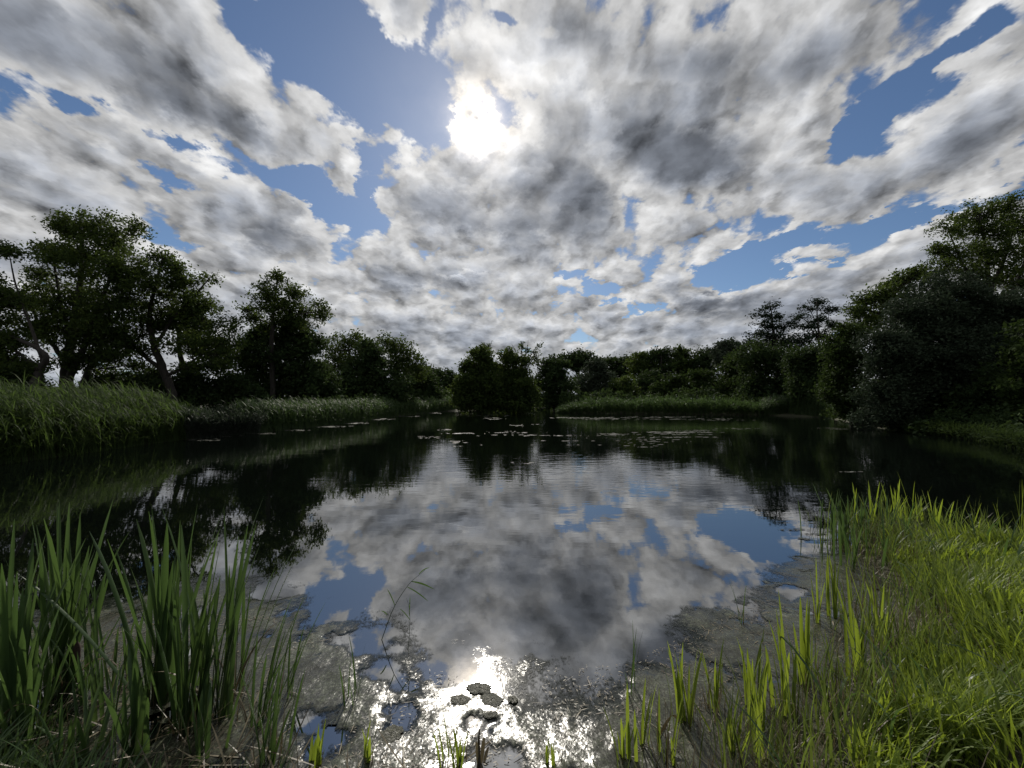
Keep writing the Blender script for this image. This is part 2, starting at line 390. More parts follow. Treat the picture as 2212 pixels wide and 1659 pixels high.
water = mesh_obj('water', wv_, [[0, 1, 2, 3]], M['water']); tag(water, kind='structure')

# ================================================================ trees
def rod(a, b, r0, r1, wob=.12, n=5):
    a, b = np.asarray(a), np.asarray(b); t = np.linspace(0, 1, n)[:, None]; L = np.linalg.norm(b - a)
    off = rng.normal(0, wob * L * .35, (n, 3)) * np.sin(t * math.pi); p = a + (b - a) * t + off
    return p, r0 + (r1 - r0) * t[:, 0]
def leaves_at(c, size, flat=0.0):
    """one pointed leaf (or spray of leaves) per point"""
    n = len(c)
    a = rng.normal(size=(n, 3)); a[:, 2] *= (1 - flat); a /= np.linalg.norm(a, axis=1)[:, None]
    b = rng.normal(size=(n, 3)); b -= (a * b).sum(1)[:, None] * a; b[:, 2] *= (1 - flat * .7); b /= np.linalg.norm(b, axis=1)[:, None]
    s = (size * rng.uniform(.6, 1.35, n))[:, None]
    cr = np.cross(a, b) * s * .12
    v = np.stack([c - a * s * .5, c + b * s * .28 + cr, c + a * s * .55, c - b * s * .28 + cr], 1).reshape(-1, 3)
    f = np.arange(n * 4).reshape(n, 4)
    return v, f, np.repeat(rng.random(n), 4)
def tree(name, label, cat, Yd, blobs, limbs=(), mat='oak', leaf=4.6, dens=2.6, clump=14, flat=.15, group=None, depth=.8, twigs=True, low=None):
    """blobs: lobes of the crown (px, py, rx, ry) seen Yd metres ahead; limbs: polylines (px, py, radius)"""
    sc = Yd / F
    if mat in ('dark', 'fresh') or 'bush' in name or cat == 'bush' or name in ('distant_tree', 'willow_tree'): dens *= 1.7; leaf *= 1.12
    rnd = rng.uniform(-.35, .35, len(blobs))
    B = []; fol = Bag(); wood = Bag()
    for (cx, cy, rx, ry), o in zip(blobs, rnd):
        rd = math.sqrt(rx * ry) * sc * depth + .2
        B.append((at(cx, cy, Yd + o * rd * 1.2), rx * sc, rd, ry * sc))
    nodes = []
    if not limbs:
        cx, cy = np.mean([b[0] for b in blobs]), max(b[1] + b[3] * .6 for b in blobs)
        top = min(blobs, key=lambda b: b[1])
        limbs = [[(cx, cy + 5, 3), ((cx + top[0]) / 2, (cy + top[1]) / 2, 2.2), (top[0], top[1], 1)]]
    gz = None
    for li, lb in enumerate(limbs):
        pts = [at(a, b, Yd + (0 if q == 0 else rng.uniform(-.5, .5) * q * sc * 12)) for q, (a, b, r_) in enumerate(lb)]
        rr = [r_ * sc for a, b, r_ in lb]
        g = float(ground_z(np.array([pts[0].x]), np.array([pts[0].y]))[0])
        if li == 0 or lb[0][2] >= 6 or lb[0][1] > 835:
            if pts[0].z > g - .1: pts.insert(0, Vector((pts[0].x + rng.normal(0, .05), pts[0].y, g - .15))); rr.insert(0, rr[0] * 1.25)
        if gz is None: gz = (pts[0].x, pts[0].y, g)
        P_ = np.array([tuple(p) for p in pts]); q = np.linspace(0, len(P_) - 1, (len(P_) - 1) * 5 + 1)
        path = np.stack([np.interp(q, range(len(P_)), P_[:, c_]) for c_ in range(3)], 1)
        path[1:-1] = (path[:-2] + path[1:-1] * 2 + path[2:]) / 4
        path[1:] += rng.normal(0, .012 * Yd / 10, (len(path) - 1, 3)) * .6
        r_ = np.interp(q, range(len(P_)), rr)
        wood.add(*tube(path, r_, 7)); nodes += [(p, r) for p, r in zip(path, r_)]
    NP = np.array([p for p, r in nodes]); NR = np.array([r for p, r in nodes])
    cl = clump * sc
    for (c, rx, rd, ry), bb in zip(B, blobs):
        area = math.pi * bb[2] * bb[3]
        ncl = max(3, int(area / (clump ** 2) * 2.1)); nl = int(3.2 * dens * area / leaf ** 2)
        u = rng.normal(size=(ncl, 3)); u /= np.linalg.norm(u, axis=1)[:, None]
        rr = rng.random(ncl) ** .42
        cc = np.array(tuple(c)) + u * rr[:, None] * rng.uniform(.75, 1.22, (ncl, 1)) * np.array([rx, rd, ry])
        if twigs:
            # a bough to the lobe, a branch to each clump
            dd = np.linalg.norm(NP - np.array(tuple(c)), axis=1) - (NP[:, 2] < c.z) * .15; j = int(np.argmin(dd))
            p, r = rod(NP[j], np.array(tuple(c)), min(NR[j] * .6, 2.0 * sc), .8 * sc, .18, 7); wood.add(*tube(p, r, 5))
            for q in cc[:: 2 if ncl > 24 else 1]:
                s_ = p[rng.integers(2, 7)]
                pp, r2 = rod(s_, q, .45 * sc, .2 * sc, .2, 4); wood.add(*tube(pp, r2, 4))
        per = rng.multinomial(nl, rng.dirichlet(np.full(ncl, 3.0)))
        idx = np.repeat(np.arange(ncl), per)
        sp = rng.normal(0, .5, (len(idx), 3)) * np.array([1.1, 1.1, .9]) * cl
        v, f, t_ = leaves_at(cc[idx] + sp, leaf * sc * 1.3, flat)
        tone_c = np.repeat(rng.random(ncl)[idx], 4)
        fol.add(v, f, t_ * .5 + tone_c * .5)
    gz = Vector(gz)
    root = tag(empty(name, gz), label, cat, group)
    fol.build('crown', M[mat], root, origin=gz); wood.build('trunk', M['bark'], root, True, origin=gz)
    return root
exec_trees = True
oaks = 'old oaks standing behind the reeds on the left bank'
tree('oak_tree', 'largest oak on the left, tall broad crown above the near reeds', 'tree', 23,
     [(175,488,48,34),(240,505,45,42),(130,492,26,30),(290,500,20,22),(190,560,85,52),(112,545,45,28),(270,585,55,50),(60,640,55,32),(160,650,85,48),(100,705,80,38),(200,715,85,45),(245,660,50,45),(160,775,60,22),(250,770,45,16),(80,590,30,20)],
     [[(145,855,12),(143,815,11),(148,760,9),(160,700,7),(175,600,5),(180,500,2)],[(148,815,7),(175,770,6),(195,700,4),(240,600,3),(255,520,1.5)],[(146,790,5),(110,740,4),(80,690,3),(60,640,2)],[(152,740,4),(130,650,3),(115,560,2)]], group=oaks)
tree('oak_tree', 'leaning oak at the far left edge with bare curling boughs', 'tree', 20,
     [(28,545,30,13),(0,540,20,15),(15,650,55,28),(-30,620,50,40),(30,735,60,22),(20,790,60,22),(-30,760,50,50),(70,800,35,18),(-40,690,40,40)],
     [[(80,855,10),(75,830,9),(85,800,7),(105,770,5),(60,740,4),(10,720,3),(-40,690,2)],[(85,800,5),(50,770,3),(0,735,3),(-30,710,1.5)],[(95,785,4),(60,690,2.5),(30,600,1.5),(20,550,.8)],[(30,750,2),(10,745,1.5),(-5,728,1)]], group=oaks)
tree('oak_tree', 'slanting forked oak right of the largest oak, sky showing under its crown', 'tree', 25,
     [(350,560,42,20),(388,580,22,14),(330,615,60,40),(400,608,35,24),(452,600,20,9),(425,655,45,30),(370,680,75,42),(450,700,38,22),(305,690,50,42),(480,742,38,26),(405,745,65,20),(430,792,60,12),(315,760,35,12),(280,735,40,25),(470,790,40,18),(500,700,16,20)],
     [[(375,860,9),(358,810,8),(335,755,6),(320,690,4),(340,600,3),(352,560,1.5)],[(352,800,5),(325,780,4),(295,755,3),(280,735,2)],[(335,750,4),(370,690,3),(420,640,2),(450,602,1)],[(358,812,4),(400,792,2.5),(450,790,1.5)]], group=oaks)
tree('oak_tree', 'slim second oak trunk beside the slanting forked oak, foliage reaching over the hedge', 'tree', 28,
     [(440,740,55,30),(400,700,35,30),(470,770,45,22),(420,670,30,20)],
     [[(402,850,6),(398,800,6),(385,750,4),(390,700,2.5),(420,670,1)],[(398,790,3),(440,765,2),(475,750,1)]], group=oaks)
tree('oak_tree', 'medium oak with a gnarled shoot leaning between the two largest trunks on the left', 'tree', 25,
     [(215,770,38,18),(240,740,38,28),(290,790,30,10),(215,700,30,30)],
     [[(188,860,8),(182,830,7),(190,800,6),(208,770,4),(225,720,2)],[(190,800,3),(235,795,2),(285,788,1)]], group=oaks)
tree('oak_tree', 'solitary stag oak with a narrow ragged top, standing tall left of centre', 'tree', 30,
     [(600,600,22,15),(575,628,34,22),(640,632,30,17),(600,662,55,20),(650,672,38,14),(692,675,18,18),(685,655,14,8),(532,664,18,9),(552,688,26,12),(570,705,22,10),(612,692,34,15),(640,704,22,12)],
     [[(588,890,6),(590,830,5.5),(586,760,5),(588,700,4),(592,650,2.5),(600,600,1)],[(588,700,2.5),(560,690,1.8),(530,668,.9)],[(588,705,2.5),(640,680,1.8),(690,672,.9)],[(590,660,2),(570,635,1)],[(592,650,1.6),(635,635,.9)]], leaf=4.2, clump=11, dens=3.0, group=oaks)
tree('ash_tree', 'dense dark tree wrapped round the foot of the solitary ragged oak', 'tree', 32,
     [(620,722,55,30),(640,700,34,18),(565,722,28,14),(660,745,40,35),(600,770,85,38),(545,742,32,22),(640,815,60,45),(560,825,55,38),(525,775,32,16),(670,810,35,35)],
     [[(640,890,4),(635,820,4),(620,720,1.5)],[(600,850,3),(560,790,2),(540,745,1)]], 'dark')
tree('oak_tree', 'first domed oak right of the ragged solitary oak, open leafy top', 'tree', 45,
     [(755,738,42,22),(725,757,26,22),(790,752,32,22),(740,790,45,30),(780,790,40,30),(710,790,22,20)], [[(760,880,4),(758,800,4),(752,745,1.5)]], leaf=4, clump=10, dens=2.0, group='domed oaks left of centre')
tree('oak_tree', 'second domed oak, its bumpy crown sloping down towards the centre', 'tree', 48,
     [(835,740,24,20),(860,752,32,24),(885,772,30,22),(850,790,50,30),(905,800,24,26)], [[(862,880,4),(860,800,3.5),(850,745,1.5)]], leaf=4, clump=10, dens=2.2, group='domed oaks left of centre')
tree('alder_tree', 'very dark rounded tree low between the two domed oaks', 'tree', 42,
     [(800,775,38,36),(780,825,65,45),(840,835,55,38),(740,840,50,35)], [[(800,890,4),(800,790,1.5)]], 'dark', dens=3.4)
tree('alder_tree', 'dark drooping tree with a slim pale trunk at the end of the left bank', 'tree', 55,
     [(905,820,35,36),(900,855,40,20),(935,850,25,22),(870,850,30,26)], [[(893,885,1.6),(893,820,1.4),(900,800,.8)]], 'dark', leaf=4)
for (bx, Yd, bl_, lb_) in [
    (935, 82, [(938,806,20,16),(935,830,30,25)], 'small round distant tree in the dip left of the island'),
    (975, 84, [(968,812,17,14),(975,838,28,25)], 'distant tree partly hidden behind the left side of the island thicket')]:
    tree('distant_tree', lb_, 'tree', Yd, bl_, (), 'dark', leaf=3.6, clump=9, dens=3.4, group='distant trees beyond the pond')
nw = 26000; wx = rng.uniform(-150, 150, nw); wd = rng.uniform(0, 14, nw)
wy = 108 + wd; wt = (2.6 + 3.0 * fbm(wx, wx * 0, .09, 3, 8) + 3.4 * np.clip((wx + 50) / 25, 0, 1)) * rng.random(nw) ** .7
v, f, t_ = leaves_at(np.stack([wx, wy, .6 + wt], 1), .85)
tag(mesh_obj('distant_wood', v, f, M['dark'], tone=t_), 'low dark wood along the horizon behind everything', 'wood', kind='stuff')
# thickets at the foot of the left oaks
hed = 'dark bushes under the left oaks'
for Yd, bl_, lb_ in [
    (26, [(230,832,35,20),(262,842,40,26),(215,850,30,22)], 'low dark bush right of the largest oak trunk'),
    (26, [(320,828,45,20),(345,852,55,28),(295,850,40,25)], 'rounded dark bush below the slanting forked oak'),
    (27, [(415,832,40,20),(440,858,55,28),(395,860,40,26)], 'dark bush below the slim second oak trunk'),
    (28, [(500,845,35,24),(480,865,40,22),(530,862,40,25)], 'dark bush in front of the ash foot, left of the ragged oak trunk'),
    (34, [(695,835,35,36),(690,868,50,22),(660,862,40,24)], 'dark bush between the ragged oak and the domed oaks'),
    (20, [(20,825,55,22),(60,842,40,18),(-20,840,40,25)], 'dark bush at the left edge under the leaning oak')]:
    tree('bush', lb_, 'bush', Yd, [(a, b_ - 9, c, d + 7) for a, b_, c, d in bl_], (), 'dark', dens=2.8, group=hed)
# the island thicket
isl = 'willow thicket standing in the pond at the centre'
tree('willow_bush', 'left half of the dark thicket standing in the water at the centre', 'bush', 47,
     [(1043,768,24,18),(1030,795,38,28),(1028,835,46,36),(1028,872,48,22),(1000,850,22,36),(1060,830,25,50)], [[(1035,892,3),(1035,820,2.4),(1040,765,1)]], 'oak', leaf=3.8, clump=9, dens=4, group=isl)
tree('willow_bush', 'right half of the dark thicket standing in the water at the centre', 'bush', 48,
     [(1105,772,26,16),(1108,800,40,26),(1112,838,46,36),(1112,874,46,20),(1145,855,18,30),(1080,845,25,45)], [[(1110,892,3),(1110,820,2.4),(1110,765,1)]], 'oak', leaf=3.8, clump=9, dens=4, group=isl)
tree('dead_tree', 'half bare tree with upright leafy shoots topping the left thicket', 'tree', 50,
     [(1046,752,5,12),(1055,748,4,13),(1036,758,7,9),(1060,760,4,9)], [[(1052,890,3),(1050,800,2),(1046,740,.6)],[(1051,790,1),(1062,735,.4)],[(1050,780,1),(1030,750,.4)]], 'oak', leaf=3.6, clump=6, dens=1.5)
tree('dead_tree', 'half bare tree with fanned leafy shoots topping the right thicket', 'tree', 50,
     [(1128,748,7,11),(1140,755,9,8),(1152,762,8,10),(1165,750,5,9),(1140,775,16,14),(1160,775,8,8)], [[(1130,890,3),(1130,810,2),(1126,738,.5)],[(1132,800,1.2),(1150,760,.8),(1168,740,.4)],[(1132,790,1),(1142,735,.3)],[(1132,790,1),(1105,745,.3)]], 'oak', leaf=3.6, clump=6, dens=1.4)
# far shore
farg = 'trees along the far shore'
for nm, Yd, bl_, m_, lb_ in [
    ('alder_tree', 60, [(1195,792,34,24),(1200,830,46,34),(1200,865,46,18)], 'dark', 'round dark tree just right of the island thicket'),
    ('distant_tree', 92, [(1255,768,30,13),(1225,780,25,16),(1270,785,40,20)], 'dark', 'distant domed tree highest behind the round dark tree and the pale willow'),
    ('willow_tree', 64, [(1288,790,25,15),(1290,815,38,24),(1300,848,45,24),(1270,840,26,24)], 'pale', 'pale grey green willow right of the round dark tree on the far shore'),
    ('willow_bush', 60, [(1345,828,26,14),(1345,852,36,22)], 'oak', 'small rounded bush at the foot of the pale willow'),
    ('distant_tree', 94, [(1318,780,16,9),(1345,782,22,14),(1340,805,36,22)], 'dark', 'distant dark tree behind the pale willow, right of the domed one'),
    ('distant_tree', 84, [(1385,775,25,14),(1385,800,36,28)], 'oak', 'distant tree with square shoulders, first of the even row right of the pale willow'),
    ('distant_tree', 82, [(1428,768,30,14),(1430,798,36,28)], 'dark', 'distant flat topped tree, second of the even row on the far shore'),
    ('distant_tree', 82, [(1478,766,30,14),(1475,795,36,28)], 'oak', 'distant flat topped tree, third of the even row on the far shore'),
    ('distant_tree', 80, [(1522,768,26,16),(1520,798,36,28)], 'dark', 'distant tree ending the even row beside the pale topped tree'),
    ('willow_tree', 72, [(1570,747,28,12),(1548,758,18,10),(1590,755,20,12),(1570,775,32,20)], 'pale', 'pale topped tree peeping up left of the layered dark trees'),
    ('willow_bush', 57, [(1460,822,26,12),(1462,842,42,20),(1425,848,26,18)], 'fresh', 'rounded brighter bush behind the far reeds, left one'),
    ('willow_bush', 58, [(1515,812,28,14),(1520,838,42,24)], 'fresh', 'rounded brighter bush behind the far reeds, right of the first bright bush'),
    ('alder_tree', 62, [(1400,830,36,24),(1380,855,40,18)], 'dark', 'dark bush between the small rounded bush and the brighter bushes'),
    ('alder_tree', 55, [(1590,792,36,26),(1600,835,45,36),(1570,850,35,28)], 'fresh', 'mid green tree below the pale topped one, right end of far reeds')]:
    tree(nm, lb_, 'bush' if 'bush' in nm else 'tree', Yd, bl_, (), m_, leaf=3.7, clump=9, dens=3.4, group=farg)
tree('alder_tree', 'large dark spreading tree low under the layered dark trees', 'tree', 48,
     [(1640,770,45,32),(1700,785,50,40),(1650,835,55,42),(1720,845,55,38)], [[(1680,900,4),(1680,800,2)]], 'dark', leaf=4, dens=3.4)
tree('alder_tree', 'dark tree between the layered trees and the right bank corner bush', 'tree', 40,
     [(1765,775,35,40),(1750,840,45,40),(1790,820,30,50),(1730,800,30,40)], [[(1770,900,4),(1768,780,2)]], 'dark', leaf=4.2, dens=3.4)
lay = 'two layered dark trees above the right end of the far shore'
tree('pine_tree', 'layered dark tree with flat tiers of foliage, left of the pair above the right shore', 'tree', 52,
     [(1663,664,22,7),(1643,682,24,6),(1680,684,24,7),(1650,702,34,7),(1690,706,28,7),(1640,720,26,6),(1672,726,42,9),(1700,740,36,12),(1650,745,36,14),(1615,745,16,9)],
     [[(1680,880,4),(1678,780,3.5),(1672,720,2.6),(1664,662,.8)],[(1675,740,2),(1700,705,1)],[(1674,730,1.6),(1640,700,.8)]], 'needle', leaf=3.8, clump=9, dens=3.2, flat=.7, group=lay)
tree('pine_tree', 'open dark tree with spreading bare boughs, right of the pair above the right shore', 'tree', 50,
     [(1765,653,20,9),(1748,668,18,7),(1788,672,17,10),(1728,684,20,6),(1772,690,22,9),(1795,702,12,12),(1750,706,26,9),(1715,700,16,5),(1780,725,26,12),(1735,735,34,14)],
     [[(1770,880,4),(1772,780,3.2),(1768,720,2.2),(1765,655,.7)],[(1770,740,1.6),(1745,695,1),(1722,682,.5)],[(1770,735,1.5),(1792,700,.8),(1790,672,.4)],[(1768,710,1.3),(1748,666,.5)]], 'needle', leaf=3.6, clump=8, dens=2.8, flat=.6, group=lay)
# right bank
tree('oak_tree', 'green oak with lumpy leaning crown on the right bank, left of the big grey willow', 'tree', 31,
     [(1962,600,30,22),(1925,612,26,16),(1905,640,40,26),(1862,648,28,16),(1850,668,24,14),(1900,672,50,24),(1960,650,45,40),(1860,705,38,20),(1930,720,45,25),(1985,590,20,20)],
     [[(1990,900,6),(1985,800,5.5),(1960,700,4),(1930,640,2)],[(1975,730,3),(1920,690,2),(1870,665,1)]], 'oak', leaf=4.6, clump=13, dens=2.6)
tree('hazel_bush', 'upright mid green bush leaning over the water at the right bank corner', 'bush', 28,
     [(1835,722,35,25),(1812,760,34,32),(1830,790,45,45),(1808,830,36,40),(1830,865,42,34),(1850,890,34,20)], [[(1840,905,4),(1835,820,3),(1835,740,1)]], 'fresh', leaf=4.6, dens=3.2)
tree('willow_tree', 'huge grey green willow billowing down to the water on the right bank', 'tree', 22,
     [(1990,690,65,50),(1920,760,55,55),(2045,650,75,60),(2110,700,85,80),(2020,770,90,75),(1915,850,58,55),(2120,810,100,90),(1990,860,90,50),(2060,890,110,45),(1950,905,60,20),(2190,700,60,80),(1880,905,22,14)],
     [[(2060,930,8),(2055,830,7),(2050,700,3)],[(2058,830,5),(1990,770,3),(1930,740,1.5)],[(2056,830,5),(2120,740,3),(2180,680,1.5)]], 'willow', leaf=4.2, dens=3.2, clump=17)
tree('ash_tree', 'tallest tree at the upper right with feathery top and bare boughs behind the willow', 'tree', 28,
     [(2110,462,55,26),(2170,450,45,26),(2060,495,40,22),(2130,500,60,30),(2030,535,28,14),(2075,545,55,26),(2160,545,70,38),(2215,480,45,40),(2040,575,40,18),(2110,595,70,35),(2200,610,60,50),(2260,540,50,80),(2010,600,22,10)],
     [[(2140,900,8),(2138,720,7),(2135,620,5),(2130,540,3),(2115,465,1)],[(2136,640,4),(2080,575,2.4),(2050,500,1)],[(2137,630,4),(2180,540,2.6),(2190,460,1)],[(2136,700,4),(2200,610,3),(2230,500,1)]], 'oak', leaf=4, clump=11, dens=1.9)
tree('elder_tree', 'sunlit yellower green boughs hanging in at the right edge above the dark shade', 'tree', 17,
     [(2218,705,20,25),(2205,760,22,18),(2235,780,40,50),(2200,805,26,14),(2190,838,36,12),(2225,850,40,26),(2270,760,40,90),(2215,880,28,10)],
     [[(2300,930,10),(2290,830,8),(2240,760,3)],[(2290,850,4),(2200,835,1.5)]], 'fresh', leaf=6.5, clump=16, dens=2.4)
tree('alder_tree', 'black shaded tree filling the bank under the willow at the right edge', 'tree', 19,
     [(2140,880,70,50),(2200,860,60,70),(2260,900,80,60),(2080,915,60,25),(2160,930,70,25),(2150,950,80,18),(2050,930,60,16),(2230,955,70,22)], [[(2200,960,8),(2190,880,3)]], 'dark', leaf=6, clump=20, dens=3.2)

# ================================================================ reed beds
def along(pts, n, z=0):
    W = np.array([tuple(onwater(*p)) for p in pts]); seg = np.linalg.norm(np.diff(W, axis=0), axis=1); c = np.r_[0, np.cumsum(seg)]
    t = rng.random(n) * c[-1]; P_ = np.stack([np.interp(t, c, W[:, k_]) for k_ in (0, 1)], 1)
    return P_, t / c[-1]
def reed_bed(name, label, pts, n, depth, h, mat, lw, lean=(-1, 0), leaves=5, ov=-.25, lscale=1, th=(.05, .3), prof=None, cat='reeds'):
    P_, t = along(pts, n)
    d = ov + rng.random(n) ** 1.25 * depth
    nrm = P_ / np.linalg.norm(P_, axis=1)[:, None]
    x = P_[:, 0] + nrm[:, 0] * d; y = P_[:, 1] + nrm[:, 1] * d
    z = np.maximum(ground_z(x, y), -.25)
    H = h * rng.uniform(.72, 1.1, n) * (.58 + .84 * fbm(x, y, .8, 3, 3))
    if prof is not None: H *= np.interp(t, np.linspace(0, 1, len(prof)), prof)
    az0 = math.atan2(lean[1], lean[0])
    az = az0 + rng.normal(0, .9, n); th0 = rng.uniform(*th, n); kp = rng.uniform(.0, .8, n)
    bag = Bag(); base = np.stack([x, y, z], 1)
    bag.add(*blades(base, H, az, th0, kp, lw * .45, seg=4, prof='stem'))
    for q in range(leaves):
        f = rng.uniform(.15, .95, n)
        # where the stem is at that fraction
        tt = f; ang = th0 + kp * tt ** 2 * .5
        b2 = base + np.stack([np.sin(ang) * np.cos(az) * H * f, np.sin(ang) * np.sin(az) * H * f, np.cos(ang) * H * f], 1)
        laz = az0 + rng.normal(0, 1.1, n); ll = rng.uniform(.28, .55, n) * lscale
        bag.add(*blades(b2, ll, laz, rng.uniform(.2, 1.0, n), rng.uniform(.2, 1.3, n), lw * rng.uniform(.6, 1.1, n), seg=3))
    o = bag.build(name, M[mat]); tag(o, label, cat, kind='stuff'); return o
reed_bed('reed_bed', 'tall soft green reeds crowding the near left bank', [(-140,1022),(0,1003),(150,984),(300,962),(405,949)], 8000, 4.2, 1.62, 'reed', .030, leaves=9, th=(.05, .6), lscale=1.15, prof=[1.1,1.05,1.05,1,.95,.6])
reed_bed('marsh_herbs', 'greyish low waterside herbs right of the near reeds', [(400,949),(440,946),(500,940),(560,935)], 3200, 2.2, 1.0, 'herb', .045, (.3, -.6), 5, lscale=.7, cat='herbs', th=(.05,.5))
reed_bed('reed_bed', 'lower band of reeds along the middle of the left bank', [(520,938),(600,931),(700,920),(790,909)], 4200, 2.6, 1.35, 'reedfar', .05, (-.5, 0), 5)
reed_bed('reed_bed', 'reeds along the far end of the left bank up to the thicket', [(780,910),(860,899),(960,889),(985,887)], 3200, 4, 1.5, 'reedfar', .08, (-.5, 0), 4)
reed_bed('reed_bed', 'wide band of tall reeds on the far shore behind the weed', [(1205,892),(1350,894),(1460,895),(1570,896),(1650,897)], 5200, 5, 1.55, 'reedfar', .085, (-.3, 0), 4, prof=[.4,.8,1,.9,1.05,.9,.6], th=(.0, .45))
reed_bed('reed_bed', 'reeds at the right end of the far shore beside the corner bush', [(1640,897),(1700,898),(1780,902),(1800,905)], 2600, 3.5, 2.0, 'reedfar', .075, (.3, 0), 4, prof=[.7,.9,1,1.1,1.1])
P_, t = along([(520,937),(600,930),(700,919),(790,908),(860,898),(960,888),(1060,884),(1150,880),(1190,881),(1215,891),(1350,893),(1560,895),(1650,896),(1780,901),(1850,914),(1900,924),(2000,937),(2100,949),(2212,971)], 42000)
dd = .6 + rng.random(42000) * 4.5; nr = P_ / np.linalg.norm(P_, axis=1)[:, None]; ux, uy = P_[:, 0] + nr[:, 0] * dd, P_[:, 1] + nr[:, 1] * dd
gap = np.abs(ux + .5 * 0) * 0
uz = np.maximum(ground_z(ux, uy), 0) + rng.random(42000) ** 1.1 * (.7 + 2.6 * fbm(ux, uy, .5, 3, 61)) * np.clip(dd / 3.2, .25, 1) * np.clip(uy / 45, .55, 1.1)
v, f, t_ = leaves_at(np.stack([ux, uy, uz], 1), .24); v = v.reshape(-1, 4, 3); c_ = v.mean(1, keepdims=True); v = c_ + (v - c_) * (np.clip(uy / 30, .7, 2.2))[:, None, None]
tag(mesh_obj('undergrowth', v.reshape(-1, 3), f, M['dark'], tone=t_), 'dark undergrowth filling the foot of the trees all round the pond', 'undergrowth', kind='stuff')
reed_bed('sedge_tuft', 'pale sedge at the water edge below the willow', [(1845,915),(1905,925)], 260, .5, .9, 'herb', .05, (-.2, -.6), 4, cat='sedge')
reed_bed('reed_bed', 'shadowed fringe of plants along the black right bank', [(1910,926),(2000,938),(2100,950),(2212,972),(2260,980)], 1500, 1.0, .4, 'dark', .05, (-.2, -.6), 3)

# ================================================================ the near bank: grass, sprouts, cattails
def scatter(n, x0, x1, y0, y1, f):
    x = rng.uniform(x0, x1, n); y = rng.uniform(y0, y1, n); k_ = f(x, y); return x[k_], y[k_]
def grass(name, label, x, y, L, W, mat, th=(.05, .7), kap=(0, .9), az=None, z0=0, seg=4, cat='grass', clump=False):
    n = len(x); z = ground_z(x, y) + z0
    az = rng.uniform(0, 2 * math.pi, n) if az is None else az
    cl = fbm(x, y, 3.2, 3, 21)
    if clump: LL_ = .6 + .8 * fbm(x, y, 1.4, 2, 91)
    if clump: az = fbm(x, y, 2.1, 3, 55) * 14 + rng.normal(0, .9, n)
    LL = rng.uniform(*L, n) * (.55 + .9 * cl)
    if clump: LL = LL * LL_
    b = Bag(); b.add(*blades(np.stack([x, y, z], 1), LL, az, rng.uniform(*th, n), rng.uniform(*kap, n), rng.uniform(*W, n), seg=seg))
    return tag(b.build(name, M[mat]), label, cat, kind='stuff')
def vis(x, y, m=1.25): return (np.abs(x) < 1.35 * y + m) & (y > .75)
sx, sy = scatter(190000, .3, 7.5, .7, 6.2, lambda x, y: (sdist(x, y) > np.where(y < 3.2, .34, .22) - .35 * (fbm(x, y, 2.5, 2, 14) - .5)) & vis(x, y, .2) & (rng.random(len(x)) < np.clip(1.7 - .28 * y, .25, 1)) & ~((x > 3.9) & (y > 4.45 - 1.1 * (x - 4.4) + .5 * (fbm(x, y, 2.2, 2, 4) - .5))) & (fbm(x, y, 2.6, 3, 33) > .26 + .10 * rng.random(len(x))))
grass('bank_grass', 'bright yellow green tufted grass covering the right bank', sx, sy, (.09, .27), (.006, .014), 'grass', (.05, .6), (.1, 1.2), clump=True)
sx, sy = scatter(60000, 3.6, 9, 2.6, 6.2, lambda x, y: (sdist(x, y) > .02) & vis(x, y, .2) & (y > 4.2 - 1.1 * (x - 4.4)))
grass('mown_grass', 'short duller grass on the worn strip at the right edge', sx, sy, (.04, .09), (.006, .012), 'mown')
sx, sy = scatter(30000, .2, 5.5, 1.2, 6.2, lambda x, y: (np.abs(sdist(x, y)) < .42) & (rng.random(len(x)) < .10 + .9 * np.clip(sdist(x, y) + .2, 0, .6)) & (fbm(x, y, 4, 3, 12) > .42) & vis(x, y, .2))
grass('margin_grass', 'dark green stems and leaves mixed along the waterline of the right bank', sx, sy, (.14, .42), (.005, .012), 'margin', (.02, .35), (0, .6))
sx, sy = scatter(30000, .2, 5.0, 1.2, 5.0, lambda x, y: (np.abs(sdist(x, y) - .0) < .4) & (fbm(x, y, 3, 3, 19) > .44) & (rng.random(len(x)) < .6) & vis(x, y, .2))
grass('dead_stems', 'brown dead stems standing and lying in the right margin', sx, sy, (.08, .26), (.003, .007), 'dead', (.0, 1.1), (0, .4), cat='dead stems')
sx, sy = scatter(26000, -3.9, -.9, 1.2, 3.0, lambda x, y: (sdist(x, y) > -.28) & vis(x, y, .2) & (rng.random(len(x)) < .8))
grass('bank_grass', 'dim green grass in the lower left corner under the cattails', sx, sy, (.12, .38), (.005, .012), 'cat', (.05, .8))
sx, sy = scatter(1300, -4.0, .3, 1.2, 3.0, lambda x, y: (sdist(x, y) > -.55) & (sdist(x, y) < .2) & vis(x, y, .2) & (x < -.8 + rng.random(len(x)) * .6))
z_ = -ground_z(sx, sy) + .01
grass('dead_stems', 'tangle of bleached dead stalks lying round the cattail feet', sx, sy, (.15, .5), (.004, .010), 'dead', (.9, 1.6), (-.3, .3), z0=z_, cat='dead stems')

